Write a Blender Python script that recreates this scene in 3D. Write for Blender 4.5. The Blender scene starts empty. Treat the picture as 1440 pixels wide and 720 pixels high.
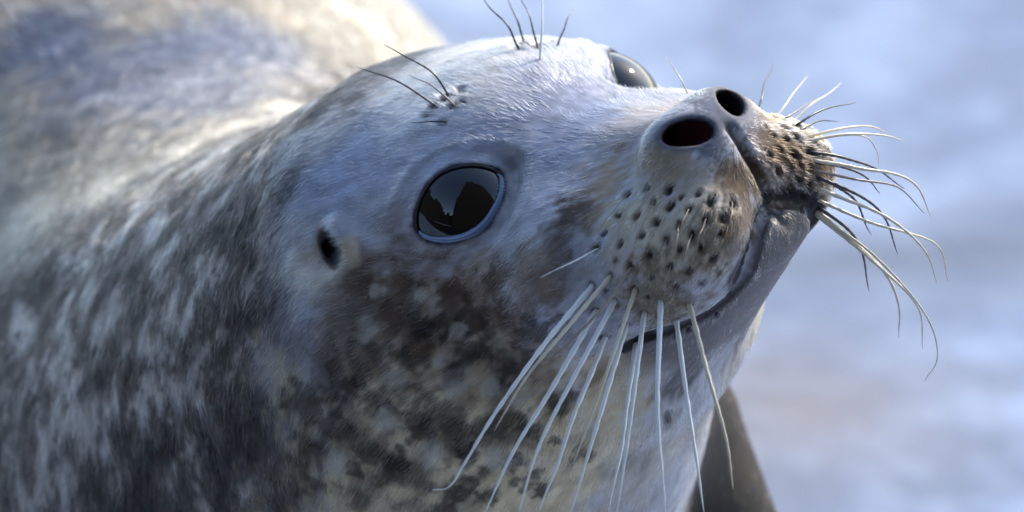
import bpy, math, os
import numpy as np
from mathutils import Vector, Matrix
from mathutils.bvhtree import BVHTree

# ------------------------------------------------------------------ camera, sky, sun, exposure
SC = bpy.context.scene
PITCH = math.radians(25.0)
Z0 = 0.384                      # height of the middle of the picture above the ground (m)
CD = 3.0                        # camera distance (m)
CP, SP_ = math.cos(PITCH), math.sin(PITCH)
EU = np.array([1.0, 0.0, 0.0])
EV = np.array([0.0, SP_, CP])
EW = np.array([0.0, -CP, SP_])
ORG = np.array([0.0, 0.0, Z0])

cam_data = bpy.data.cameras.new('camera')
cam = bpy.data.objects.new('camera', cam_data)
SC.collection.objects.link(cam)
cam.location = Vector(ORG + EW * CD)
cam.rotation_euler = (math.pi / 2 - PITCH, 0, 0)
cam_data.sensor_width = 36.0
cam_data.lens = 300.0
cam_data.clip_start = 0.05
cam_data.clip_end = 400.0
cam_data.dof.use_dof = True
cam_data.dof.focus_distance = CD - 0.040
cam_data.dof.aperture_fstop = 8.0
SC.camera = cam

SUN_EL, SUN_AZ = math.radians(32), math.radians(40)   # azimuth from +Y (behind the seal), + to the right
world = bpy.data.worlds.new('World')
SC.world = world
world.use_nodes = True
wn = world.node_tree.nodes
bg = wn['Background']
sky = wn.new('ShaderNodeTexSky')
sky.sky_type = 'NISHITA'
sky.sun_disc = False
sky.sun_elevation = SUN_EL
sky.sun_rotation = SUN_AZ
sky.air_density = 1.0
sky.dust_density = 0.6
sky.ozone_density = 1.0
world.node_tree.links.new(sky.outputs[0], bg.inputs[0])
bg.inputs[1].default_value = 0.15

sun_data = bpy.data.lights.new('sun', 'SUN')
sun_data.energy = 2.0
sun_data.angle = math.radians(3.0)
sun_data.color = (1.0, 0.93, 0.82)
sun = bpy.data.objects.new('sun', sun_data)
SC.collection.objects.link(sun)
sdir = Vector((math.sin(SUN_AZ) * math.cos(SUN_EL), math.cos(SUN_AZ) * math.cos(SUN_EL), math.sin(SUN_EL)))
sun.rotation_euler = sdir.to_track_quat('Z', 'Y').to_euler()

SC.view_settings.view_transform = 'Standard'
SC.view_settings.look = 'None'
SC.view_settings.gamma = 1.0
SC.view_settings.exposure = 1.25
SC.view_settings.use_curve_mapping = False

CELL = 0.11                     # finest mesh cell on the face (cm)
HAIR = 1.0                      # fur density factor
rng = np.random.default_rng(7)
COL = SC.collection

# ------------------------------------------------------------------ frames
# model frame: u right, v up, w towards the photographer, in cm.   head frame: l left, f forward, u up, in cm.
HF = np.array([.52, .33, .79]); HF /= np.linalg.norm(HF)
HL = np.array([.633, .471, -.614]); HL -= HF * HL.dot(HF); HL /= np.linalg.norm(HL)
HU = np.cross(HF, HL)
HO = np.array([1.25, 4.25, 0.0])
HM = np.stack([HL, HF, HU])     # rows: model -> head

def h2m(p): return HO + np.asarray(p, float) @ HM
def m2h(p): return (np.asarray(p, float) - HO) @ HM.T
def m2w(p):
    p = np.asarray(p, float) * 0.01
    return ORG + p[..., 0:1] * EU + p[..., 1:2] * EV + p[..., 2:3] * EW
def pix(x, y, w=0.0):           # a point of the model frame at depth w
    k = (CD * 100 - w) / (CD * 100)
    return np.array([(x - 720) / 40 * k, (360 - y) / 40 * k, w])

ROOT = np.array([-0.15, 0.45, 0.0])

# ------------------------------------------------------------------ noise
def _hash(i, j, k, seed):
    h = (i.astype(np.int64) * 374761393 + j.astype(np.int64) * 668265263 + k.astype(np.int64) * 2147483647 + seed * 1274126177) & 0xffffffff
    h = ((h ^ (h >> 13)) * 1274126177) & 0xffffffff
    return ((h ^ (h >> 16)) & 0xffff) / 32767.5 - 1.0
def vnoise(p, seed=0):
    i = np.floor(p).astype(np.int64); t = p - i
    t = t * t * (3 - 2 * t)
    r = 0
    for a in (0, 1):
        for b in (0, 1):
            for c in (0, 1):
                w = (t[:, 0] if a else 1 - t[:, 0]) * (t[:, 1] if b else 1 - t[:, 1]) * (t[:, 2] if c else 1 - t[:, 2])
                r = r + w * _hash(i[:, 0] + a, i[:, 1] + b, i[:, 2] + c, seed)
    return r
def fbm(p, oct=3, seed=0, gain=.5):
    r, a = 0, 1.0
    for o in range(oct):
        r = r + a * vnoise(p * 2.03 ** o + 17.3 * o, seed + o); a *= gain
    return r
def sstep(a, b, x):
    t = np.clip((x - a) / (b - a), 0, 1)
    return t * t * (3 - 2 * t)

# ------------------------------------------------------------------ seal surface as a distance field
f32 = np.float32
def axis_grid(lo, a, b, hi, d, g=1.055, dmax=2.0):
    mid = list(np.arange(a, b, d))
    left, s, x = [], d, a
    while x > lo: s = min(s * g, dmax); x -= s; left.append(x)
    right, s, x = [], d, mid[-1]
    while x < hi: s = min(s * g, dmax); x += s; right.append(x)
    return np.array(left[::-1] + mid + right, f32)

def smin(a, b, k):
    h = np.maximum(k - np.abs(a - b), 0) / k
    return np.minimum(a, b) - h * h * k * f32(.25)
def smax(a, b, k): return -smin(-a, -b, k)
def ell(P, c, r, ax=None):
    x, y, z = P[0] - f32(c[0]), P[1] - f32(c[1]), P[2] - f32(c[2])
    if ax is not None:
        ax = np.asarray(ax, f32)
        x, y, z = (ax[i, 0] * x + ax[i, 1] * y + ax[i, 2] * z for i in range(3))
    r = [f32(v) for v in r]
    x = x / r[0]; y = y / r[1]; z = z / r[2]
    k0 = np.sqrt(x * x + y * y + z * z)
    k1 = np.sqrt((x / r[0]) ** 2 + (y / r[1]) ** 2 + (z / r[2]) ** 2) + f32(1e-6)
    return k0 * (k0 - 1) / k1
def cone(P, a, ra, b, rb):      # capsule with two radii
    a = np.asarray(a, f32); b = np.asarray(b, f32); d = b - a
    x, y, z = P[0] - a[0], P[1] - a[1], P[2] - a[2]
    t = np.clip((x * d[0] + y * d[1] + z * d[2]) / f32(d.dot(d)), 0, 1)
    x = x - t * d[0]; y = y - t * d[1]; z = z - t * d[2]
    return np.sqrt(x * x + y * y + z * z) - (f32(ra) + t * f32(rb - ra))

def unit(v):
    v = np.asarray(v, float); return v / np.linalg.norm(v)

# eye frame (right eye of the seal, mirrored for the left one)
EYE_R = 2.25
EYE_N = unit([-.62, .73, .27])
EYE_C = np.array([-5.0, 0.02, 0.0]) + (.2 - EYE_R) * EYE_N
_a = HM @ np.array([.83, .56, 0.0])
EYE_A = unit(_a - EYE_N * _a.dot(EYE_N)); EYE_B = np.cross(EYE_N, EYE_A)
if EYE_B[2] < 0: EYE_B = -EYE_B
EYE_HA, EYE_HB, EYE_E = 1.76, 1.30, 1.66

def eye_local(P, side):
    s = f32(1 if side < 0 else -1)
    x, y, z = P[0] * s - f32(EYE_C[0]), P[1] - f32(EYE_C[1]), P[2] - f32(EYE_C[2])
    return [f32(e[0]) * x + f32(e[1]) * y + f32(e[2]) * z for e in (EYE_A, EYE_B, EYE_N)]

NOS_D = unit([.75, -.30, .55])          # long axis of a nostril, on the left side
NOS_N = unit([.22, .88, .42]); NOS_N = unit(NOS_N - NOS_D * NOS_N.dot(NOS_D))
NOS_AX = [NOS_D, np.cross(NOS_N, NOS_D), NOS_N]

_m = np.array([-1, 1, 1])                # ear frame on the left side: forward along the cheek, up, outward
EAR_C = np.array([7.55, -4.40, 1.15])
EAR_AX = [unit(HM @ unit([.93, .36, 0]) * _m), unit(HM @ unit([-.36, .93, 0]) * _m), unit(HM @ np.array([0, 0, 1.0]) * _m)]

NOS_C = np.array([1.08, 7.55, -2.70]); NOS_R = (.88, .52, 1.25)
def upper_field(P):             # skull, cheeks, snout and whisker pads
    d = ell(P, (0, -4.2, -.9), (6.9, 6.0, 5.2))
    d = smin(d, ell(P, (2.7, .0, -4.3), (3.8, 4.9, 3.6)), f32(2.2))
    d = smin(d, cone(P, (0, .0, -2.6), 3.0, (0, 6.2, -4.15), 2.05), f32(1.6))
    d = smin(d, ell(P, EYE_C * [-1, 1, 1], (EYE_R, EYE_R, EYE_R)), f32(.9))
    d = smin(d, ell(P, (0, 6.8, -3.15), (2.0, 1.45, 1.4)), f32(1.2))
    d = smin(d, ell(P, (2.2, 4.9, -5.65), (2.65, 3.45, 2.38)), f32(1.6))
    d = smin(d, ell(P, (0, 6.4, -4.9), (1.7, 1.6, 1.55)), f32(.8))
    d = smin(d, ell(P, NOS_C - NOS_N * .60, (1.2, .85, .66), NOS_AX), f32(1.1))
    return d
def jaw_field(P):
    return cone((P[0] / f32(1.75), P[1], P[2]), (0, 6.5, -6.75), 1.42, (.2, -1.5, -7.6), 2.75)
def lip_field(P, up, jaw): return np.sqrt(up * up + jaw * jaw)

def head_field(P, S):           # P: l, f, u with l mirrored to |l|;  S: signed l
    up, jaw = upper_field(P), jaw_field(P)
    k = f32(.12) + f32(2.2) * sstep(f32(1.6), f32(-1.5), P[1]).astype(f32)
    d = smin(up, jaw, k)
    lip = lip_field(P, up, jaw) - (f32(.17) * sstep(f32(1.8), f32(3.2), P[1]) + f32(.05) * sstep(f32(5.6), f32(7.2), P[1])).astype(f32)
    d = smax(d, -lip, f32(.10))
    d = smax(d, -cone(P, (0, 8.42, -3.3), .13, (0, 8.0, -6.9), .20), f32(.30))
    d = smax(d, -ell(P, NOS_C - NOS_N * .15, NOS_R, NOS_AX), f32(.25))
    for side in (-1, 1):
        a, b, n = eye_local((S, P[1], P[2]), side)
        g = (np.abs(a / f32(EYE_HA)) ** f32(EYE_E) + np.abs(b / np.where(b > 0, f32(EYE_HB * .92), f32(EYE_HB))) ** f32(EYE_E)) ** f32(1 / EYE_E) - 1
        sph = np.sqrt(a * a + b * b + n * n) - f32(EYE_R + .13)
        wt = (sstep(f32(1.75), f32(1.1), g + 1) * sstep(f32(.3), f32(.8), n)).astype(f32)
        d = d * (1 - wt) + sph * wt
        hole = np.maximum(g * f32(1.3), f32(.35) - n)
        d = smax(d, -hole, f32(.12))
    # ear openings
    return d

SPINE = [((1.1, 2.0, -2.5), 6.6), ((-3.0, -4.0, -8), 9.3), ((-7.0, -8.7, -16), 12.0), ((-15.5, -3.5, -42), 16.2),
         ((-24, 12.6, -80), 16.5), ((-34, 31, -125), 11.5), ((-40, 43, -150), 5.0)]
def ground_pt(u, w, z):         # model point at world height z (m)
    return (u, (z * 100 - Z0 * 100 - w * SP_) / CP, w)
FLIP = [  # fore flippers: shoulder, wrist, tip
    [((5.0, -7.0, -15.5), 3.6), ((8.7, -14, -15), 2.7), (ground_pt(12, -14, .035), 2.6), (ground_pt(20, -9, .018), 1.4)],
    [((-16, -12, -17), 4.5), ((-21, -20, -12), 3.4), (ground_pt(-23, -10, .035), 2.6), (ground_pt(-17, -2, .018), 1.4)]]

def build_seal(cell):
    gu = axis_grid(-62, -7.6, 11.8, 30, cell)
    gv = axis_grid(-46, -4.6, 8.2, 52, cell)
    gw = axis_grid(-160, -6.0, 9.2, 12, cell)
    U, V, W = gu[:, None, None], gv[None, :, None], gw[None, None, :]
    G = (U, V, W)
    d = None
    for (a, ra), (b, rb) in zip(SPINE[:-1], SPINE[1:]):
        c = cone(G, a, ra, b, rb)
        d = c if d is None else smin(d, c, f32(5.0))
    for fl in FLIP:
        e = None
        for (a, ra), (b, rb) in zip(fl[:-1], fl[1:]):
            c = cone(G, a, ra, b, rb); e = c if e is None else smin(e, c, f32(1.5))
        d = smin(d, e, f32(3.0))
    for s in (-1, 1):           # hind flippers
        c = cone(G, (-39, 41, -147), 4.0, ground_pt(-44 + 7 * s, -172 + 14, .03), 2.0)
        d = smin(d, c, f32(2.0))
    i0, i1 = np.searchsorted(gu, [-14, 16]); j0, j1 = np.searchsorted(gv, [-13, 13]); k0, k1 = np.searchsorted(gw, [-17, 13])
    sub = (slice(i0, i1), slice(j0, j1), slice(k0, k1))
    X, Y, Z = U[i0:i1] - f32(HO[0]), V[:, j0:j1] - f32(HO[1]), W[:, :, k0:k1] - f32(HO[2])
    R = HM.astype(f32)
    hl, hf, hu = (R[i, 0] * X + R[i, 1] * Y + R[i, 2] * Z for i in range(3))
    hd = head_field((np.abs(hl), hf, hu), hl)
    far = ell((hl, hf, hu), (0, -2, -2), (9, 11, 9))
    # keep the neck from filling the face: it only meets the head behind the eyes
    dn = d[sub] + f32(6.0) * sstep(f32(-3.5), f32(4.0), hf + f32(.35) * (hu + 6)).astype(f32)
    d[sub] = np.where(far < 3, smin(hd, dn, f32(3.6)), d[sub])
    # ear openings: a shallow funnel behind a raised rim, and the dark slit
    PA = (np.abs(hl), hf, hu)
    hh = d[sub]
    hh = smin(hh, ell(PA, EAR_C + EAR_AX[0] * .62 - EAR_AX[2] * .25, (.34, .95, .42), EAR_AX), f32(.5))
    hh = smax(hh, -ell(PA, EAR_C - EAR_AX[0] * .45 + EAR_AX[2] * .30, (.75, .80, .62), EAR_AX), f32(.5))
    hh = smax(hh, -ell(PA, EAR_C + EAR_AX[0] * .12 - EAR_AX[2] * .2, (.38, .80, 1.3), EAR_AX), f32(.15))
    d[sub] = hh
    # surface nets
    neg = d < 0
    cs = np.zeros([n - 1 for n in d.shape], np.uint8)
    for a in (0, 1):
        for b in (0, 1):
            for c in (0, 1):
                cs += neg[a:a + cs.shape[0], b:b + cs.shape[1], c:c + cs.shape[2]]
    ci, cj, ck = np.nonzero((cs > 0) & (cs < 8))
    idx = np.full(cs.shape, -1, np.int32); idx[ci, cj, ck] = np.arange(len(ci))
    acc = np.zeros((len(ci), 3)); cnt = np.zeros(len(ci))
    ax = (gu, gv, gw)
    for e in range(3):
        o1, o2 = [(1, 2), (0, 2), (0, 1)][e]
        for p in (0, 1):
            for q in (0, 1):
                A = [ci.copy(), cj.copy(), ck.copy()]
                A[o1] = A[o1] + p; A[o2] = A[o2] + q
                B = [x.copy() for x in A]; B[e] = B[e] + 1
                va, vb = d[tuple(A)], d[tuple(B)]
                m = (va < 0) != (vb < 0)
                t = np.where(m, va / np.where(m, va - vb, 1), 0)
                pos = np.stack([ax[i][A[i]] for i in range(3)], 1).astype(float)
                pos[:, e] += t * (ax[e][B[e]] - ax[e][A[e]])
                acc[m] += pos[m]; cnt[m] += 1
    verts = acc / cnt[:, None]
    quads = []
    for e in range(3):
        o1, o2 = [(1, 2), (2, 0), (0, 1)][e]
        sl = [slice(0, -1), slice(0, -1), slice(0, -1)]
        n1 = np.take(neg, range(0, neg.shape[e] - 1), e); n2 = np.take(neg, range(1, neg.shape[e]), e)
        A = list(np.nonzero(n1 != n2))
        ok = (A[o1] > 0) & (A[o2] > 0) & (A[o1] < cs.shape[o1]) & (A[o2] < cs.shape[o2])
        A = [x[ok] for x in A]
        flip = ~neg[tuple(A)]
        c = []
        for (p, q) in ((-1, -1), (0, -1), (0, 0), (-1, 0)):
            B = [x.copy() for x in A]; B[o1] = B[o1] + p; B[o2] = B[o2] + q
            c.append(idx[tuple(B)])
        Q = np.stack(c, 1)
        Q[flip] = Q[flip][:, ::-1]
        quads.append(Q[(Q >= 0).all(1)])
    return verts, np.concatenate(quads)

V0, Q0 = build_seal(CELL)

def vnormals(V, Q):
    n = np.cross(V[Q[:, 2]] - V[Q[:, 0]], V[Q[:, 3]] - V[Q[:, 1]])
    N = np.zeros_like(V)
    for i in range(4):
        for c in range(3):
            N[:, c] += np.bincount(Q[:, i], n[:, c], len(V))
    return N / (np.linalg.norm(N, axis=1, keepdims=True) + 1e-12)
# one gentle relaxation removes the grid's facets
def relax(V, Q, n=2, lam=.5):
    E = np.concatenate([Q[:, [0, 1]], Q[:, [1, 2]], Q[:, [2, 3]], Q[:, [3, 0]]])
    deg = np.bincount(E[:, 0], minlength=len(V)) + np.bincount(E[:, 1], minlength=len(V))
    for s in range(n):
        A = np.stack([np.bincount(E[:, 0], V[E[:, 1], c], len(V)) + np.bincount(E[:, 1], V[E[:, 0], c], len(V)) for c in range(3)], 1) / deg[:, None]
        V = V + (lam if s % 2 == 0 else -lam * 1.04) * (A - V)
    return V
V0 = relax(V0, Q0, 4)
N0 = vnormals(V0, Q0)
Q0 = Q0 if (N0 * (V0 - V0.mean(0))).sum() > 0 else Q0[:, ::-1]
N0 = vnormals(V0, Q0)
BVH = BVHTree.FromPolygons([Vector(v) for v in V0], [tuple(int(i) for i in q) for q in Q0])
EYE_M = np.array([0, 0, CD * 100.0])
def surf(x, y, fallback=0.0):
    """the point of the seal's skin that shows at this place of the photograph (model frame) and its normal"""
    p = pix(x, y, 0.0); d = Vector(p - EYE_M).normalized()
    h = BVH.ray_cast(Vector(EYE_M), d)
    if h[0] is None:
        h = BVH.find_nearest(Vector(pix(x, y, fallback)))
    n = np.array(h[1]);
    return np.array(h[0]), n


# ------------------------------------------------------------------ fine relief of the face
def polyline(pts, n=24):        # smooth curve through points (Catmull-Rom), n samples a span
    P = np.asarray(pts, float); P = np.vstack([2 * P[0] - P[1], P, 2 * P[-1] - P[-2]])
    out = []
    for i in range(1, len(P) - 2):
        for t in np.linspace(0, 1, n, endpoint=False):
            a, b, c, d = P[i - 1:i + 3]
            out.append(.5 * (2 * b + (c - a) * t + (2 * a - 5 * b + 4 * c - d) * t * t + (3 * b - a - 3 * c + d) * t ** 3))
    out.append(P[-2]); return np.array(out)
def mirror(P): return h2m(m2h(P) * [-1, 1, 1])
def dist_to(pts, V, cut):
    """distance of the vertices to a dense row of points (only those nearer than cut)"""
    lo, hi = pts.min(0) - cut, pts.max(0) + cut
    ids = np.nonzero(((V > lo) & (V < hi)).all(1))[0]
    D = np.full(len(ids), 1e9)
    for p in pts: D = np.minimum(D, ((V[ids] - p) ** 2).sum(1))
    return ids, np.sqrt(D)

FOLL = [(911, 263), (941, 267), (983, 272), (920, 283), (897, 302), (943, 290), (969, 293), (1000, 281), (923, 311), (955, 315),
        (873, 343), (903, 330), (937, 337), (913, 359), (957, 350), (973, 330), (987, 347), (840, 347), (943, 373), (970, 380), (987, 397),
        (952, 403), (917, 390), (1003, 363), (993, 307), (1013, 327), (887, 373), (1030, 283), (1017, 303), (870, 303), (883, 273),
        (858, 388), (832, 402), (892, 407), (838, 438), (864, 424), (930, 424), (906, 440), (951, 451), (970, 428), (881, 455), (851, 474), (894, 484),
        (603, 162), (622, 173), (613, 150), (633, 139), (641, 151), (730, 70), (756, 69), (738, 62),
        (1088, 165), (1098, 178), (1112, 176), (1085, 190), (1104, 196), (1120, 200), (1128, 214), (1110, 214), (1092, 210), (1124, 232), (1138, 236),
        (1106, 236), (1120, 252), (1136, 258), (1144, 272), (1128, 276), (1110, 262), (1092, 240), (1140, 288), (1126, 296), (1074, 178), (1078, 216)]
_q = np.random.default_rng(3); BIG = len(FOLL)
for _ in range(400):
    c = (_q.uniform(850, 1030), _q.uniform(250, 480))
    if ((c[0] - 935) / 100) ** 2 + ((c[1] - 365) / 115) ** 2 < 1 and min((c[0] - f[0]) ** 2 + (c[1] - f[1]) ** 2 for f in FOLL) > 18.5 ** 2: FOLL.append(c)
FOLL3 = np.array([surf(*p)[0] for p in FOLL])
DISP = np.zeros(len(V0)); DARK = np.zeros(len(V0)); BARE = np.zeros(len(V0))
H0 = m2h(V0); _P = (np.abs(H0[:, 0]).astype(f32), H0[:, 1].astype(f32), H0[:, 2].astype(f32))
UPF, JAWF = upper_field(_P), jaw_field(_P)
LIPD = np.where((H0[:, 1] > 1.6) & (H0[:, 2] < -5), lip_field(_P, UPF, JAWF), 9.0)
JAWW = sstep(.25, .05, JAWF) * sstep(.05, .3, UPF) * sstep(.5, 2.5, H0[:, 1])       # skin of the lower jaw
DARK = np.maximum(DARK, .95 * sstep(.24, .12, LIPD - .22 * sstep(5.6, 7.2, H0[:, 1]) * (JAWF > UPF))); BARE = np.maximum(BARE, sstep(.30, .16, LIPD))
BARE = np.maximum(BARE, .45 * JAWW)
for i, p in enumerate(FOLL3):
    for q in (p, mirror(p)) if FOLL[i][0] < 1060 else (p,):
        fr = np.random.default_rng(i)
        away = unit(q - h2m([0, 8.4, -3.4])); L_ = fr.uniform(.05, .22)
        sz = fr.uniform(.7, 1.1) * (1.0 if FOLL[i][0] < 1060 else .72) * (1.0 if i < BIG else .62)
        ids, D = dist_to(q + np.outer(np.linspace(-.3, .7, 4) * L_, away), V0, .5)
        D = D / sz + .045 * fbm(V0[ids] * 7, 2, i)
        DISP[ids] += -.15 * np.exp(-(D / .12) ** 2) + .03 * np.exp(-((D - .24) / .10) ** 2)
        DARK[ids] = np.maximum(DARK[ids], .95 * (1 - sstep(.06, .22, D))); BARE[ids] = np.maximum(BARE[ids], 1 - sstep(.05, .16, D))
# lids: folds round the eyes
H0 = m2h(V0)
EYEG = np.full(len(V0), 9.0)
for side in (-1, 1):
    a, b, n = eye_local((H0[:, 0], H0[:, 1], H0[:, 2]), side)
    g = (np.abs(a / EYE_HA) ** EYE_E + np.abs(b / np.where(b > 0, EYE_HB * .92, EYE_HB)) ** EYE_E) ** (1 / EYE_E)
    g = np.where(n > .2, g, 9.0)
    wob = fbm(V0 * 1.1, 2, 5) * .10
    low = sstep(.4, -.6, b)
    DISP += np.where(g < 3, .034 * np.cos((g + wob) * 2 * math.pi / .30) * sstep(1.12, 1.25, g) * sstep(2.1, 1.45, g) * (.35 + .65 * low), 0)
    DISP += np.where(g < 3, -.045 * np.exp(-((g - 1.55 + wob) / .10) ** 2) * sstep(.9, -.1, a / EYE_HA), 0)
    EYEG = np.minimum(EYEG, g)
DARK = np.maximum(DARK, sstep(1.16, 1.02, EYEG + .05 * fbm(V0 * 3, 2, 4))); BARE = np.maximum(BARE, sstep(1.13, 1.03, EYEG))
# uneven flesh on the pads and cheeks
padw = np.exp(-((np.abs(H0[:, 0]) - 2.3) / 2.6) ** 2 - ((H0[:, 1] - 5.2) / 3.2) ** 2 - ((H0[:, 2] + 5.7) / 2.6) ** 2)
DISP += padw * .035 * fbm(V0 * 2.4, 2, 3) + .02 * fbm(V0 * .8, 2, 9)
# nostrils and nose leather
def nostril_q():
    P = (np.abs(H0[:, 0]), H0[:, 1], H0[:, 2]); nc = NOS_C
    return ell([p.astype(f32) for p in P], nc - NOS_N * .15, NOS_R, NOS_AX)
NQ = nostril_q()
GROOVE = np.exp(-(H0[:, 0] / .13) ** 2) * sstep(6.3, 7.0, H0[:, 1]) * sstep(-7.2, -6.6, H0[:, 2]) * sstep(-2.6, -3.2, H0[:, 2])
BARE = np.maximum(BARE, np.maximum(np.maximum(sstep(.45, .25, NQ), GROOVE), sstep(1.15, .85, np.linalg.norm((H0 - [0, 7.7, -3.1]) / [1, 1, 1.3], axis=1))))
V0 = V0 + N0 * DISP[:, None]
N0 = vnormals(V0, Q0)
HC = m2h(V0)

# ------------------------------------------------------------------ materials
def mat(name, base=(.5, .5, .5), rough=.5, spec=.5, **kw):
    m = bpy.data.materials.new(name); m.use_nodes = True
    b = m.node_tree.nodes['Principled BSDF']
    b.inputs['Base Color'].default_value = (*base, 1)
    b.inputs['Roughness'].default_value = rough
    b.inputs['Specular IOR Level'].default_value = spec
    for k, v in kw.items(): b.inputs[k.replace('_', ' ')].default_value = v
    return m, b
def srgb(*c):
    c = np.asarray(c, float) / 255
    return np.where(c <= .04045, c / 12.92, ((c + .055) / 1.055) ** 2.4)

# ------------------------------------------------------------------ coat
def C(*c): return srgb(*c)

def paint(col, x, y, r, c, s=1.0, soft=.55, rag=.4, both=True, sc=1.0, ax=None):
    p0, _ = surf(x, y)
    for p in ((p0, mirror(p0)) if both else (p0,)):
        D = V0 - p
        near = np.nonzero((np.abs(D) < (r / 40 * 1.9)).all(1))[0]
        if not len(near): continue
        q = np.linalg.norm(D[near], axis=1) / (r / 40)
        q = q + rag * fbm(V0[near] * (40 / r) * 1.5 * sc, 3, 11 + int(x + y)) + .28 * STREAK[near]
        w = s * (1 - sstep(1 - soft, 1 + soft * .4, q))
        col[near] = col[near] * (1 - w[:, None]) + np.asarray(c) * w[:, None]

FLOWN = unit([-.30, -.92, .42])        # lie of the coat on the neck (model frame)
def stretch(P, d, k):                   # coordinates that shrink along d: noise drawn out along the lie
    t = P @ d
    return P - np.outer(t * (1 - k), d)

def streaks():
    nose = h2m([0, 8.4, -3.4]); D = V0 - nose; r = np.linalg.norm(D, axis=1, keepdims=True); D = D / r
    a = fbm(D * 8 * 4.0 + r * np.array([[.9, .5, .7]]), 3, 81, .6)
    b = fbm(stretch(V0, FLOWN, .36) * 3.0, 3, 85, .7)
    nk = sstep(-3, -9, HC[:, 1])
    return a * (1 - nk) + b * nk
STREAK = streaks()
FWM = np.zeros(len(V0))
def make_coat():
    col = np.tile(C(168, 166, 170), (len(V0), 1))
    ms = HC @ np.array([0, 0, 1.0])
    # neck and shoulders: slate with pale flecks
    back = sstep(-4.5, -8.5, HC[:, 1] - .25 * HC[:, 2] + .8 * vnoise(V0 * .5, 3))
    slate = C(100, 90, 82)
    col = col * (1 - back[:, None]) + slate * back[:, None]
    S = stretch(V0, FLOWN, .72)
    fl = fbm(S * 1.05, 4, 21, .68) * .80 + .45 * vnoise(V0 * .24, 27) + .26 * STREAK
    w = back * sstep(.26, .80, fl) * .70
    col = col * (1 - w[:, None]) + C(190, 178, 164) * w[:, None]
    w = back * sstep(-.05, -.55, fl) * .75
    col = col * (1 - w[:, None]) + C(50, 45, 44) * w[:, None]
    # trunk: pale cream flanks, blue-grey saddle
    tr = sstep(-.4, 1.6, (V0[:, 0] + 8.5) * -.56 + (V0[:, 1] - 5.6) * .83 + .7 * vnoise(V0 * .4, 29)) * sstep(-9, -13, V0[:, 2])
    tr = np.maximum(tr, sstep(-26, -32, V0[:, 2]))
    tc = np.tile(C(148, 136, 118), (len(V0), 1))
    tc = tc * (1 + .09 * fbm(stretch(V0, unit([-.3, .4, -.85]), .4) * .35, 3, 33)[:, None])
    col = col * (1 - tr[:, None]) + tc * tr[:, None]
    p = lambda *a, **k: paint(col, *a, **k)
    # trunk: blue-grey saddle, darker flank
    p(220, 110, 215, C(108, 110, 124), .9, both=False, rag=.3)
    p(330, 60, 120, C(104, 110, 130), .85, both=False, rag=.3)
    p(70, 60, 130, C(98, 104, 126), .85, both=False, rag=.3)
    p(70, 190, 70, C(88, 82, 76), .75, both=False, rag=.5)
    p(400, 20, 50, C(170, 152, 130), .6, both=False, rag=.5)
    for (x, y, r) in [(405, 150, 50), (330, 178, 50), (250, 215, 55), (150, 262, 60), (40, 310, 80), (530, 45, 42), (490, 15, 40)]:  # sunlit band behind the neck and at the right rim, painted into the coat
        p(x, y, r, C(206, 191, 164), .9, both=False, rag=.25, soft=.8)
    # cheeks and throat
    p(560, 640, 190, C(204, 186, 146), .88)
    p(760, 640, 190, C(206, 188, 150), .92)
    p(930, 640, 110, C(176, 168, 158), .95)
    p(560, 450, 120, C(156, 134, 112), .85)
    p(680, 480, 120, C(162, 140, 114), .8)
    p(500, 400, 70, C(120, 108, 98), .7)
    p(660, 330, 70, C(172, 170, 176), .6)
    for k, (x, y, r) in enumerate([(560, 430, 40), (630, 440, 34), (520, 480, 36), (600, 510, 38), (680, 440, 30), (665, 490, 26), (720, 520, 34), (540, 560, 30),
                      (480, 540, 34), (640, 600, 30), (590, 590, 22), (700, 590, 24), (470, 600, 30), (580, 670, 34), (660, 660, 26), (520, 630, 22), (430, 560, 26),
                      (740, 600, 18), (760, 470, 28), (700, 400, 24), (640, 405, 26), (600, 460, 22), (430, 640, 26), (500, 690, 24), (790, 560, 22), (630, 720, 24),
                      (740, 680, 18), (820, 640, 16), (400, 690, 26), (345, 640, 28)]):
        p(x, y, r * 1.1, C(62, 50, 43), .66, soft=.5, rag=.9)
    chk = np.exp(-((V0[:, 0] + 3.0) / 6.5) ** 2 - ((V0[:, 1] + 5.0) / 4.2) ** 2) * sstep(-12, -8, V0[:, 2])
    mot = fbm(stretch(V0, FLOWN, .8) * .95, 4, 91, .65) + .3 * STREAK
    w = sstep(.0, .6, mot) * chk * .62
    col = col * (1 - w[:, None]) + C(62, 50, 43) * w[:, None]
    for (x, y, r) in [(500, 395, 40), (560, 400, 44), (640, 420, 40), (700, 430, 36), (540, 480, 40), (770, 400, 30)]:
        p(x, y, r, C(116, 86, 62), .5, rag=.9, soft=.6)
    for (x, y, r) in [(560, 655, 20), (640, 690, 20), (720, 650, 16), (600, 610, 18), (690, 700, 16), (500, 660, 18), (780, 620, 14), (760, 690, 14), (650, 630, 15), (440, 680, 20)]:
        p(x, y, r, C(64, 52, 45), .75, rag=.7, soft=.4)
    for (x, y, r) in [(515, 465, 22), (530, 405, 14), (640, 545, 26), (560, 530, 18), (690, 545, 20), (610, 640, 22), (545, 590, 18), (700, 640, 24), (470, 650, 22), (645, 470, 14), (735, 560, 16), (590, 415, 12)]:
        p(x, y, r, C(184, 176, 160), .75, rag=.55)
    # crown and brow; blue-grey patches hold a faint painted sky sheen
    p(640, 95, 130, C(204, 198, 190), .8)
    p(500, 230, 90, C(150, 155, 176), .75)
    p(640, 200, 90, C(158, 162, 180), .65)
    p(790, 160, 100, C(154, 159, 178), .72)
    p(440, 190, 60, C(176, 172, 170), .7)
    p(700, 75, 70, C(196, 190, 184), .7)
    # bridge of the nose, muzzle
    p(760, 290, 70, C(180, 178, 184), .8)
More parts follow.
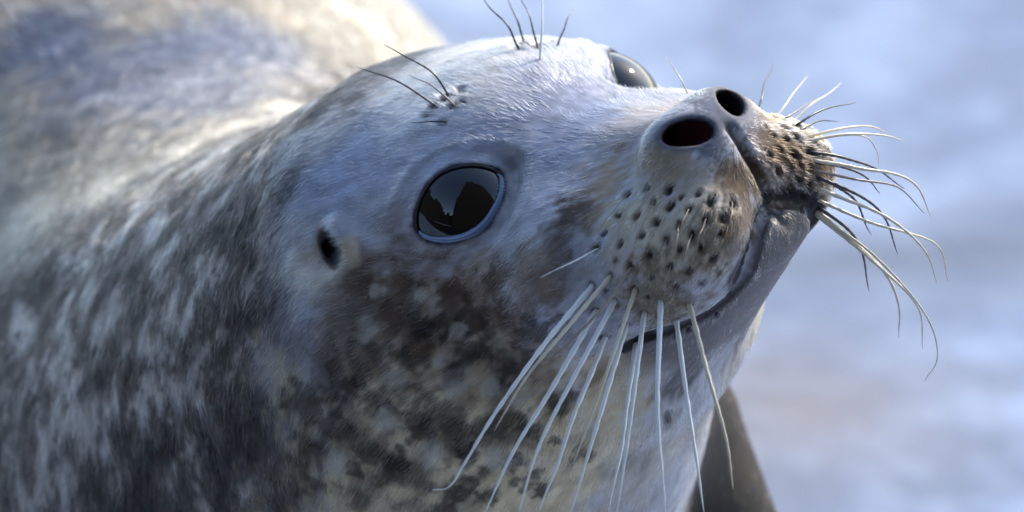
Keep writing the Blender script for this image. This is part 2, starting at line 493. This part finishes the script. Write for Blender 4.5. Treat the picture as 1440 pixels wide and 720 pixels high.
    p(880, 200, 70, C(170, 160, 156), .8)
    p(850, 260, 40, C(172, 146, 112), .75)
    p(935, 240, 50, C(166, 144, 112), .8)
    p(800, 310, 42, C(110, 84, 62), .85, rag=.6)
    p(780, 345, 30, C(120, 104, 92), .7, rag=.6)
    p(745, 385, 50, C(150, 130, 106), .7)
    p(925, 335, 105, C(198, 182, 152), .85)
    p(930, 430, 75, C(140, 124, 96), .85)
    p(1010, 340, 50, C(134, 118, 96), .8)
    p(1040, 250, 42, C(134, 106, 74), .9, both=False)
    p(1045, 310, 44, C(120, 96, 70), .85, both=False)
    p(1100, 230, 80, C(116, 88, 60), .97, both=False)
    p(1120, 300, 40, C(92, 74, 58), .9, both=False)
    p(870, 210, 14, C(130, 104, 76), .6, rag=.6)
    # nose leather
    p(1000, 165, 36, C(118, 120, 134), .85)
    p(955, 200, 52, C(140, 138, 142), .7)
    p(1000, 205, 26, C(120, 122, 134), .7)
    # ear
    p(440, 385, 52, C(206, 194, 174), .85)
    p(459, 352, 17, C(22, 20, 24), .95, rag=.1, soft=.4)
    p(492, 348, 26, C(190, 172, 142), .75)
    p(415, 330, 30, C(180, 174, 168), .7)
    # jaw
    p(960, 530, 50, C(96, 90, 90), .8, rag=.2)
    p(940, 585, 14, C(70, 52, 44), .8, both=False)
    # far fore flipper
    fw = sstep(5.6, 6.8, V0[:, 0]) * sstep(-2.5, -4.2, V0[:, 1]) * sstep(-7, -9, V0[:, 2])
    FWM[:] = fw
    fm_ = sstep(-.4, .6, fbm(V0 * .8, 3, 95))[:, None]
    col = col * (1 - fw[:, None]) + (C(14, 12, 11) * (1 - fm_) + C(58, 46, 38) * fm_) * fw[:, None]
    # fine grain of the coat
    g = fbm(V0 * 2.2, 3, 41) * .10 + STREAK * .19
    col = col * (1 + g[:, None])
    lum = col.mean(1, keepdims=True)
    col = col * (lum / .36) ** .38
    nl = .8 * sstep(.42, .15, NQ) * sstep(-4.2, -3.6, HC[:, 2])
    col = col * (1 - nl[:, None]) + C(88, 87, 98) * nl[:, None]
    jw = .85 * JAWW
    col = col * (1 - jw[:, None]) + C(104, 97, 94) * jw[:, None]
    # bare and wet dark places, with the mouth gap's shade painted in
    dk = np.maximum(DARK, .9 * GROOVE)
    col = col * (1 - dk[:, None]) + C(30, 26, 28) * dk[:, None]
    nw = sstep(.14, .05, NQ)
    col = col * (1 - nw[:, None]) + C(24, 14, 17) * nw[:, None]
    pk = sstep(.02, -.03, NQ) * sstep(1.0, .6, np.abs(np.abs(HC[:, 0]) - .55) * 2) * .8
    col = col * (1 - pk[:, None]) + C(150, 62, 80) * pk[:, None]
    return np.clip(col, .003, .9)
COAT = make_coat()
FURLEN = (1 - BARE) * (1 - .6 * FWM)

# ------------------------------------------------------------------ objects
def mesh_obj(name, verts, faces, material, parent=None, smooth=True):
    me = bpy.data.meshes.new(name)
    me.from_pydata([tuple(v) for v in verts], [], [tuple(int(i) for i in f) for f in faces])
    if smooth: me.polygons.foreach_set('use_smooth', [True] * len(me.polygons))
    me.materials.append(material)
    o = bpy.data.objects.new(name, me); COL.objects.link(o)
    if parent is not None: o.parent = parent
    return o

seal = bpy.data.objects.new('seal', None); COL.objects.link(seal)
seal.location = Vector(ROOT)
seal['label'] = 'spotted grey seal with raised head and long white whiskers'
seal['category'] = 'seal'

skin, sb = mat('seal_skin', rough=.62, spec=.22)
at = skin.node_tree.nodes.new('ShaderNodeAttribute'); at.attribute_name = 'coat'
skin.node_tree.links.new(at.outputs['Color'], sb.inputs['Base Color'])
def fast_mesh(name, V, Q, material, parent):
    me = bpy.data.meshes.new(name)
    me.vertices.add(len(V)); me.vertices.foreach_set('co', V.astype(f32).ravel())
    me.loops.add(Q.size); me.loops.foreach_set('vertex_index', Q.astype(np.int32).ravel())
    me.polygons.add(len(Q)); me.polygons.foreach_set('loop_start', np.arange(0, Q.size, 4, dtype=np.int32))
    me.polygons.foreach_set('use_smooth', np.ones(len(Q), bool))
    me.update(calc_edges=True); me.validate()
    me.materials.append(material)
    o = bpy.data.objects.new(name, me); COL.objects.link(o); o.parent = parent
    return o
body = fast_mesh('body', m2w(V0) - ROOT, Q0, skin, seal)
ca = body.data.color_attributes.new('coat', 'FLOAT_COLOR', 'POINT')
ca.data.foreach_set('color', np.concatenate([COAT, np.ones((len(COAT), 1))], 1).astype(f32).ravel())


# ------------------------------------------------------------------ ground
gm, gb = mat('pale_blue_ground', (.35, .42, .55), .7)
nt = gm.node_tree
def nd(t, **kw):
    n = nt.nodes.new(t)
    for k, v in kw.items():
        if k in n.inputs: n.inputs[k].default_value = v
        else: setattr(n, k, v)
    return n
tc = nd('ShaderNodeTexCoord')
n1 = nd('ShaderNodeTexNoise', Scale=3.2, Detail=5.0, Roughness=.6)
n2 = nd('ShaderNodeTexNoise', Scale=14.0, Detail=6.0, Roughness=.65)
nt.links.new(tc.outputs['Object'], n1.inputs['Vector']); nt.links.new(tc.outputs['Object'], n2.inputs['Vector'])
mx = nd('ShaderNodeMix'); mx.inputs[0].default_value = .4
nt.links.new(n1.outputs[0], mx.inputs[2]); nt.links.new(n2.outputs[0], mx.inputs[3])
rp = nd('ShaderNodeValToRGB')
rp.color_ramp.elements[0].position = .43; rp.color_ramp.elements[0].color = (.19, .24, .35, 1)
rp.color_ramp.elements[1].position = .57; rp.color_ramp.elements[1].color = (.39, .475, .64, 1)
nt.links.new(mx.outputs[0], rp.inputs[0]); sx = nd('ShaderNodeSeparateXYZ'); nt.links.new(tc.outputs['Object'], sx.inputs[0])
def mth(op, a, b=None, c=None):
    m_ = nd('ShaderNodeMath', operation=op)
    for i_, v_ in enumerate((a, b, c)):
        if v_ is None: continue
        if isinstance(v_, (int, float)): m_.inputs[i_].default_value = v_
        else: nt.links.new(v_, m_.inputs[i_])
    return m_.outputs[0]
# a worn joint across the slab, with a stained strip along it
jl = mth('ABSOLUTE', mth('ADD', mth('SUBTRACT', sx.outputs[1], .82), mth('MULTIPLY_ADD', n1.outputs[0], .16, -.08)))
jm = mth('MULTIPLY', mth('SUBTRACT', 1.0, mth('MINIMUM', mth('MULTIPLY', jl, 14.0), 1.0)), mth('MULTIPLY', n2.outputs[0], 1.5))
jc = nd('ShaderNodeMix', data_type='RGBA'); nt.links.new(jm, jc.inputs[0]); nt.links.new(rp.outputs[0], jc.inputs[6]); jc.inputs[7].default_value = (.10, .12, .17, 1)
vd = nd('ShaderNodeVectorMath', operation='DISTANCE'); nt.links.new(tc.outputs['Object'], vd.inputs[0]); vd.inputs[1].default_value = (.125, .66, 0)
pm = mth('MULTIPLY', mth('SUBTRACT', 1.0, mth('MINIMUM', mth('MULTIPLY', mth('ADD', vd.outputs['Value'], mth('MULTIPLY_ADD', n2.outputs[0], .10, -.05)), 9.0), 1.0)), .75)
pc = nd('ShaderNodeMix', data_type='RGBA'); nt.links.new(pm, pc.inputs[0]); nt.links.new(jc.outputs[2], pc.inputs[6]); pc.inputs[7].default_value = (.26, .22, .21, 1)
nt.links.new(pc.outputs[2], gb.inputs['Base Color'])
bp = nd('ShaderNodeBump', Strength=.5, Distance=.01)
nt.links.new(n2.outputs[0], bp.inputs['Height']); nt.links.new(bp.outputs[0], gb.inputs['Normal'])
s_ = 60
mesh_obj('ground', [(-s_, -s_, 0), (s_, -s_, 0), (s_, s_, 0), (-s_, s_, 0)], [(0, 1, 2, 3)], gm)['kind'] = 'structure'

# ------------------------------------------------------------------ eyes
eye_m, eb = mat('eye_dark', (.004, .0035, .004), .015, .65)
lid_m, lb = mat('wet_lid_sky_blue', (.13, .19, .30), .06, 1.0, Coat_Weight=.6, Coat_Roughness=.03)  # blue of the mirrored sky put into the lower lid's base colour
lid_dark = mat('dark_lid', (.02, .02, .025), .25, .6)[0]
def tube(name, pts, rad, material, parent, sides=8, closed=False):
    P = np.asarray(pts, float); n = len(P); rad = np.broadcast_to(np.asarray(rad, float), (n,))
    T = np.gradient(P, axis=0) if not closed else np.roll(P, -1, 0) - np.roll(P, 1, 0)
    T /= np.linalg.norm(T, axis=1, keepdims=True)
    u = np.cross(T[0], [.3, .2, .93]); u /= np.linalg.norm(u)
    Vv = []
    for i in range(n):
        u = u - T[i] * u.dot(T[i]); u /= np.linalg.norm(u); v = np.cross(T[i], u)
        for k in range(sides):
            a = 2 * math.pi * k / sides
            Vv.append(P[i] + rad[i] * (math.cos(a) * u + math.sin(a) * v))
    F = []
    for i in range(n if closed else n - 1):
        j = (i + 1) % n
        for k in range(sides):
            F.append((i * sides + k, i * sides + (k + 1) % sides, j * sides + (k + 1) % sides, j * sides + k))
    if not closed: F += [tuple(range(sides))[::-1], tuple((n - 1) * sides + k for k in range(sides))]
    return mesh_obj(name, m2w(np.array(Vv)) - ROOT, F, material, parent)
def eye(side):
    Vv, Ff = [], []
    nu, nv = 64, 40
    for j in range(nv + 1):
        th = math.pi * j / nv
        for i in range(nu):
            ph = 2 * math.pi * i / nu
            Vv.append((math.sin(th) * math.cos(ph), math.sin(th) * math.sin(ph), math.cos(th)))
    for j in range(nv):
        for i in range(nu):
            Ff.append((j * nu + i, (j + 1) * nu + i, (j + 1) * nu + (i + 1) % nu, j * nu + (i + 1) % nu))
    Vv = np.array(Vv) * EYE_R
    P = EYE_C + Vv[:, :1] * EYE_A + Vv[:, 1:2] * EYE_B + Vv[:, 2:] * EYE_N
    sg = np.array([1 if side < 0 else -1, 1, 1])
    o = mesh_obj('eye', m2w(h2m(P * sg)) - ROOT, Ff, eye_m, seal)
    t = np.linspace(0, 2 * math.pi, 72, endpoint=False)
    ca_, sa_ = np.cos(t), np.sin(t)
    a = EYE_HA * np.sign(ca_) * np.abs(ca_) ** (2 / EYE_E); b = EYE_HB * np.sign(sa_) * np.abs(sa_) ** (2 / EYE_E) * np.where(sa_ > 0, .92, 1)
    n = np.sqrt(np.maximum((EYE_R + .04) ** 2 - a * a - b * b, .1))
    L = EYE_C + a[:, None] * EYE_A + b[:, None] * EYE_B + n[:, None] * EYE_N
    rad = .07 + .11 * sstep(.2, -.7, sa_)
    up = np.nonzero((sa_ > -.12) | (ca_ > .96))[0]; up = up[np.argsort((t[up] + .6) % (2 * math.pi))]
    tube('upper_eyelid', h2m(L[up] * sg), .05, lid_dark, o, 10)
    tl = np.linspace(math.pi * .97, math.pi * 2.06, 48); c2, s2 = np.cos(tl), np.sin(tl)
    a = EYE_HA * np.sign(c2) * np.abs(c2) ** (2 / EYE_E); b = EYE_HB * np.sign(s2) * np.abs(s2) ** (2 / EYE_E)
    a, b = a * .97, b * .95
    n = np.sqrt((EYE_R + .01) ** 2 - a * a - b * b)
    L = EYE_C + a[:, None] * EYE_A + b[:, None] * EYE_B + n[:, None] * EYE_N
    tube('lower_eyelid', h2m(L * sg), (.02 + .135 * np.sin(np.linspace(0, math.pi, 48)) ** .6) * (1 + .13 * np.sin(np.linspace(0, 23, 48)) * np.sin(np.linspace(1, 9, 48))), lid_m, o, 10)
eye(-1); eye(1)

# ------------------------------------------------------------------ fur
def make_fur():
    A = V0[Q0]
    ar = .5 * np.linalg.norm(np.cross(A[:, 2] - A[:, 0], A[:, 3] - A[:, 1]), axis=1)
    c = A.mean(1)
    N = N0[Q0[:, 0]]
    zone = np.where(c[:, 2] < -24, 45, np.where(c[:, 2] < -10, 140, 380)).astype(float)
    vis = c[:, 2] > -75
    toward = (N * unit([0, 0, 1])).sum(1)
    zone *= np.where(toward > -.35, 1.0, .12) * vis
    inview = (np.abs(c[:, 0]) < 26) & (c[:, 1] > -17)
    zone *= np.where(inview, 1, .1)
    lam = ar * zone * HAIR
    cnt = rng.poisson(lam)
    fi = np.repeat(np.arange(len(Q0)), cnt)
    m = len(fi)
    a, b = rng.random(m)[:, None], rng.random(m)[:, None]
    w = np.stack([(1 - a) * (1 - b), a * (1 - b), a * b, (1 - a) * b], 1)
    def itp(X): return (X[Q0[fi]] * w).sum(1) if X.ndim == 2 else (X[Q0[fi]] * w[:, :, 0]).sum(1)
    P, Nn, Cc, Fl = itp(V0), itp(N0), itp(COAT), itp(FURLEN)
    keep = (rng.random(m) < Fl) & (Fl > .25)
    P, Nn, Cc, Fl = P[keep], Nn[keep], Cc[keep], Fl[keep]; m = len(P)
    Nn /= np.linalg.norm(Nn, axis=1, keepdims=True)
    h = m2h(P)
    nose = h2m([0, 8.4, -3.4])
    d = P - nose; d /= np.linalg.norm(d, axis=1, keepdims=True)
    nk = sstep(-3, -9, h[:, 1])[:, None]
    d = d * (1 - nk) + FLOWN * nk
    tr = sstep(-20, -34, P[:, 2])[:, None]
    d = d * (1 - tr) + unit([-.25, .35, -.8]) * tr
    jit = np.stack([fbm(P * 1.6, 2, s_) for s_ in (51, 61, 71)], 1)
    d = d + .30 * jit + .13 * rng.normal(size=(m, 3))
    d -= Nn * (d * Nn).sum(1, keepdims=True); d /= np.linalg.norm(d, axis=1, keepdims=True) + 1e-9
    muz = np.exp(-((h[:, 1] - 6) / 3.2) ** 2 - ((h[:, 2] + 5) / 4) ** 2)
    L = (.44 - .18 * muz) * (1 + .12 * sstep(-4, -10, h[:, 1])) * (1 + .8 * sstep(-18, -30, P[:, 2])) * (.4 + .6 * Fl) * rng.uniform(.6, 1.25, m)
    lift = rng.uniform(.05, .17, m) + .06 * jit[:, 0]
    K = 5
    t = np.linspace(0, 1, K)
    pts = P[:, None] + L[:, None, None] * (t[None, :, None] * d[:, None] + (lift[:, None] * t - .75 * lift[:, None] * t * t)[..., None] * Nn[:, None]) - .02 * Nn[:, None]
    wid = np.where(P[:, 2] < -24, .016, np.where(P[:, 2] < -10, .0100, .0078))
    R = wid[:, None] * (1 - .8 * t) * rng.uniform(.7, 1.2, m)[:, None]
    Cc = np.clip(Cc * np.exp(.38 * rng.normal(size=(m, 1))), .003, .92)
    gd = rng.random(m) < .12
    R[gd] *= 1.7; pts[gd] += Nn[gd][:, None] * (L[gd][:, None] * t * .05)[..., None]
    Cc[gd] = np.clip(Cc[gd] * np.exp(.45 * rng.normal(size=(gd.sum(), 1)) + .15), .003, .92)
    hc = bpy.data.hair_curves.new('fur')
    hc.add_curves([K] * m)
    hc.position_data.foreach_set('vector', (m2w(pts.reshape(-1, 3)) - ROOT).astype(f32).ravel())
    ra = hc.attributes.get('radius') or hc.attributes.new('radius', 'FLOAT', 'POINT')
    ra.data.foreach_set('value', (R.ravel() * .01).astype(f32))
    cc = hc.attributes.new('coat', 'FLOAT_COLOR', 'CURVE')
    cc.data.foreach_set('color', np.concatenate([Cc, np.ones((m, 1))], 1).astype(f32).ravel())
    fm = bpy.data.materials.new('fur_strands'); fm.use_nodes = True
    t_ = fm.node_tree; t_.nodes.clear()
    out = t_.nodes.new('ShaderNodeOutputMaterial'); hb = t_.nodes.new('ShaderNodeBsdfHairPrincipled')
    hb.parametrization = 'COLOR'
    aa = t_.nodes.new('ShaderNodeAttribute'); aa.attribute_name = 'coat'
    t_.links.new(aa.outputs['Color'], hb.inputs['Color']); t_.links.new(hb.outputs[0], out.inputs['Surface'])
    hb.inputs['Roughness'].default_value = .42; hb.inputs['IOR'].default_value = 1.45; hb.inputs['Radial Roughness'].default_value = .6
    hc.materials.append(fm)
    o = bpy.data.objects.new('fur', hc); COL.objects.link(o); o.parent = seal
    o['kind'] = 'stuff'
    print('FUR', m)
make_fur()

# ------------------------------------------------------------------ whiskers
WM = {'white': mat('whisker_white', (.88, .88, .84), .25, .6)[0], 'straw': mat('whisker_straw', (.74, .65, .47), .3, .6)[0],
      'brown': mat('whisker_brown', (.30, .23, .16), .35, .5)[0], 'dark': mat('whisker_dark', (.035, .03, .03), .3, .6)[0]}
def whisker(pts, kind, r0=.055, dw=1.5, arch=.8, taper=.6, r_end=.008):
    root, n = surf(*pts[0])
    xy = polyline(np.array(pts, float), 10)
    t = np.concatenate([[0], np.cumsum(np.linalg.norm(np.diff(xy, axis=0), axis=1))]); t /= t[-1]
    P = np.array([pix(x, y, root[2] + dw * tt + arch * math.sin(math.pi * tt)) for (x, y), tt in zip(xy, t)])
    P += (root - P[0]) * (1 - t[:, None])
    P = np.vstack([root - .25 * n + .0 * P[:1], P])
    t = np.concatenate([[0], t])
    r = 1.6 * r0 * (1 - t) ** taper + r_end
    r *= 1 + .16 * np.sin(t * 75 + rng.random() * 6)
    wv = rng.normal(size=3) * .05; ph = rng.random() * 6
    P = P + np.outer(np.sin(t * rng.uniform(7, 13) + ph) * t * (1 - .5 * t), wv)
    tube('whisker', P, r, WM[kind], seal, 7)
W_NEAR = [
    ([(832, 403), (765, 485), (700, 575), (655, 650), (632, 684), (607, 689)], 'white', .058, 2.5),
    ([(858, 389), (800, 458), (742, 528), (710, 580), (695, 606)], 'straw', .045, 1.5),
    ([(838, 438), (775, 548), (722, 635), (680, 725)], 'white', .062, 2.5),
    ([(864, 424), (802, 540), (757, 630), (728, 725)], 'white', .058, 2.5),
    ([(851, 475), (802, 600), (757, 725)], 'white', .060, 2.0),
    ([(893, 408), (858, 510), (826, 600), (806, 652)], 'straw', .045, 1.0),
    ([(888, 378), (842, 440), (790, 490), (742, 532)], 'brown', .035, 1.0),
    ([(881, 456), (842, 590), (801, 725)], 'white', .060, 2.0),
    ([(894, 485), (876, 610), (856, 725)], 'white', .058, 1.6),
    ([(906, 440), (888, 580), (867, 725)], 'white', .055, 2.0),
    ([(929, 424), (925, 560), (935, 725)], 'white', .062, 2.0),
    ([(951, 451), (969, 580), (991, 725)], 'white', .056, 1.6),
    ([(969, 428), (1000, 540), (1020, 620), (1032, 688)], 'straw', .055, 1.4),
    ([(840, 350), (800, 371), (760, 390)], 'white', .016, 1.0)]
for p, k, r, dw in W_NEAR: whisker(p, k, r, dw)
for k_, (x, y) in enumerate(FOLL[:31]):
    if k_ % 3: continue
    q = np.random.default_rng(k_ + 5); dx, dy = (x - 1010) * .25 + q.uniform(-12, 12), 34 + q.uniform(0, 30)
    whisker([(x, y), (x + dx * .5, y + dy * .42), (x + dx * 1.1, y + dy)], 'brown', .006, .8, .3)
W_FAR = [
    ([(1074, 148), (1080, 115), (1087, 88)], 'dark', .022), ([(1097, 158), (1118, 130), (1134, 107)], 'straw', .025),
    ([(1104, 166), (1130, 150), (1148, 138)], 'brown', .018),
    ([(1116, 166), (1145, 142), (1183, 117)], 'straw', .026), ([(1120, 176), (1155, 155), (1204, 144)], 'dark', .026),
    ([(1124, 183), (1150, 171), (1180, 170)], 'dark', .022), ([(1133, 193), (1185, 180), (1225, 178), (1250, 188)], 'straw', .034),
    ([(1135, 198), (1200, 188), (1240, 189), (1273, 200)], 'straw', .036), ([(1134, 196), (1210, 191), (1232, 210), (1236, 232)], 'straw', .02),
    ([(1140, 214), (1190, 222), (1235, 240), (1273, 265)], 'dark', .036), ([(1146, 226), (1200, 235), (1250, 243), (1290, 263), (1309, 304)], 'straw', .044),
    ([(1146, 228), (1185, 235), (1215, 248), (1238, 273)], 'dark', .034), ([(1150, 248), (1190, 270), (1212, 300), (1225, 330)], 'dark', .038),
    ([(1150, 250), (1210, 275), (1245, 310), (1263, 356)], 'dark', .040), ([(1152, 266), (1225, 295), (1275, 325), (1305, 360), (1318, 400)], 'straw', .044),
    ([(1152, 282), (1215, 310), (1280, 328), (1320, 350), (1334, 394)], 'straw', .038), ([(1150, 298), (1200, 340), (1245, 385), (1264, 430), (1264, 475)], 'straw', .050),
    ([(1152, 292), (1195, 325), (1215, 365), (1222, 410)], 'dark', .040), ([(1148, 302), (1225, 365), (1290, 430), (1297, 490)], 'straw', .044),
    ([(1148, 300), (1230, 360), (1300, 440), (1318, 500), (1301, 536)], 'straw', .030), ([(1146, 240), (1200, 252), (1260, 262), (1300, 300)], 'brown', .03)]
for p, k, r in W_FAR: whisker(p, k, r, -3.5, .6)
W_BROW = [
    ([(612, 148), (560, 115), (502, 94)], 'dark', .022, -1), ([(632, 136), (608, 102), (568, 78), (540, 63)], 'dark', .022, -1), ([(640, 149), (612, 124), (575, 105)], 'brown', .016, -1),
    ([(630, 171), (605, 171), (578, 173)], 'dark', .018, -.5),
    ([(730, 69), (710, 32), (675, -5)], 'dark', .024, -1), ([(737, 60), (726, 25), (712, -6)], 'dark', .022, -1), ([(756, 67), (746, 28), (731, -6)], 'dark', .020, -1),
    ([(763, 48), (764, 22), (764, -8)], 'white', .024, -1), ([(784, 64), (793, 40), (806, 12)], 'dark', .018, -1), ([(968, 124), (956, 104), (937, 80)], 'straw', .014, -1)]
for p, k, r, dw in W_BROW: whisker(p, k, r, dw, .3)

# ------------------------------------------------------------------ unseen surroundings mirrored in the eyes, partly added to darken that mirror image
unseen_brown_m, rb_ = mat('unseen_brown', (.03, .025, .022), .9, .1)
wall_dark = mat('unseen_wall_dark', (.05, .042, .036), .9, .1)[0]
def slab(name, prof, y, th, m_=None):
    n = len(prof)
    Vv = [(x, y, 0) for x, z in prof] + [(x, y, z) for x, z in prof] + [(x, y - th, 0) for x, z in prof] + [(x, y - th, z) for x, z in prof]
    F = []
    for i in range(n - 1):
        F += [(i, i + 1, n + i + 1, n + i), (2 * n + i + 1, 2 * n + i, 3 * n + i, 3 * n + i + 1), (n + i, n + i + 1, 3 * n + i + 1, 3 * n + i)]
    F += [(0, n, 3 * n, 2 * n), (n - 1, 3 * n - 1, 4 * n - 1, 2 * n - 1)]
    o = mesh_obj(name, Vv, F, m_ or unseen_brown_m, None, False); o['kind'] = 'structure'; return o
slab('unseen_wall', [(-14, 3.4), (-9, 3.2), (-8.9, 3.9), (-7.6, 3.9), (-7.5, 3.0), (-6.2, 2.9), (-6.1, 3.6), (-5.4, 3.5), (-5.2, 2.6), (-3.6, 2.8), (-3.4, 4.2), (-2.4, 4.3), (-2.3, 3.4), (-1.2, 3.3)], -7.5, .6)
slab('unseen_building', [(-2.3, 6.0), (-1.9, 6.6), (-1.5, 11.0), (-.9, 26.0), (4.2, 26.0), (4.3, 20.0), (8, 20.0)], -4.4, 4.0)  # unseen; raised and widened to shrink the sky mirrored in the eyes
dark_sheet, wb_ = mat('added_dark_sheet', (.012, .02, .028), .06, .5)  # unseen dark sheet added to darken the eyes and cut bounce on the throat
mesh_obj('added_dark_sheet', [(-12, -4.3, .004), (12, -4.3, .004), (12, -.95, .004), (-12, -.95, .004)], [(0, 1, 2, 3)], dark_sheet)['kind'] = 'structure'
o_ = slab('unseen_wall', [(-8, 5.6), (-4.5, 5.7), (-4.4, 5.0), (-1.5, 5.1), (-1.4, 6.0), (1.5, 6.0), (4, 5.2)], 0, .6, wall_dark)  # unseen side wall added to keep bright sky out of the eyes' mirror image
o_.rotation_euler = (0, 0, math.radians(-90)); o_.location = (-9, -4.2, 0)
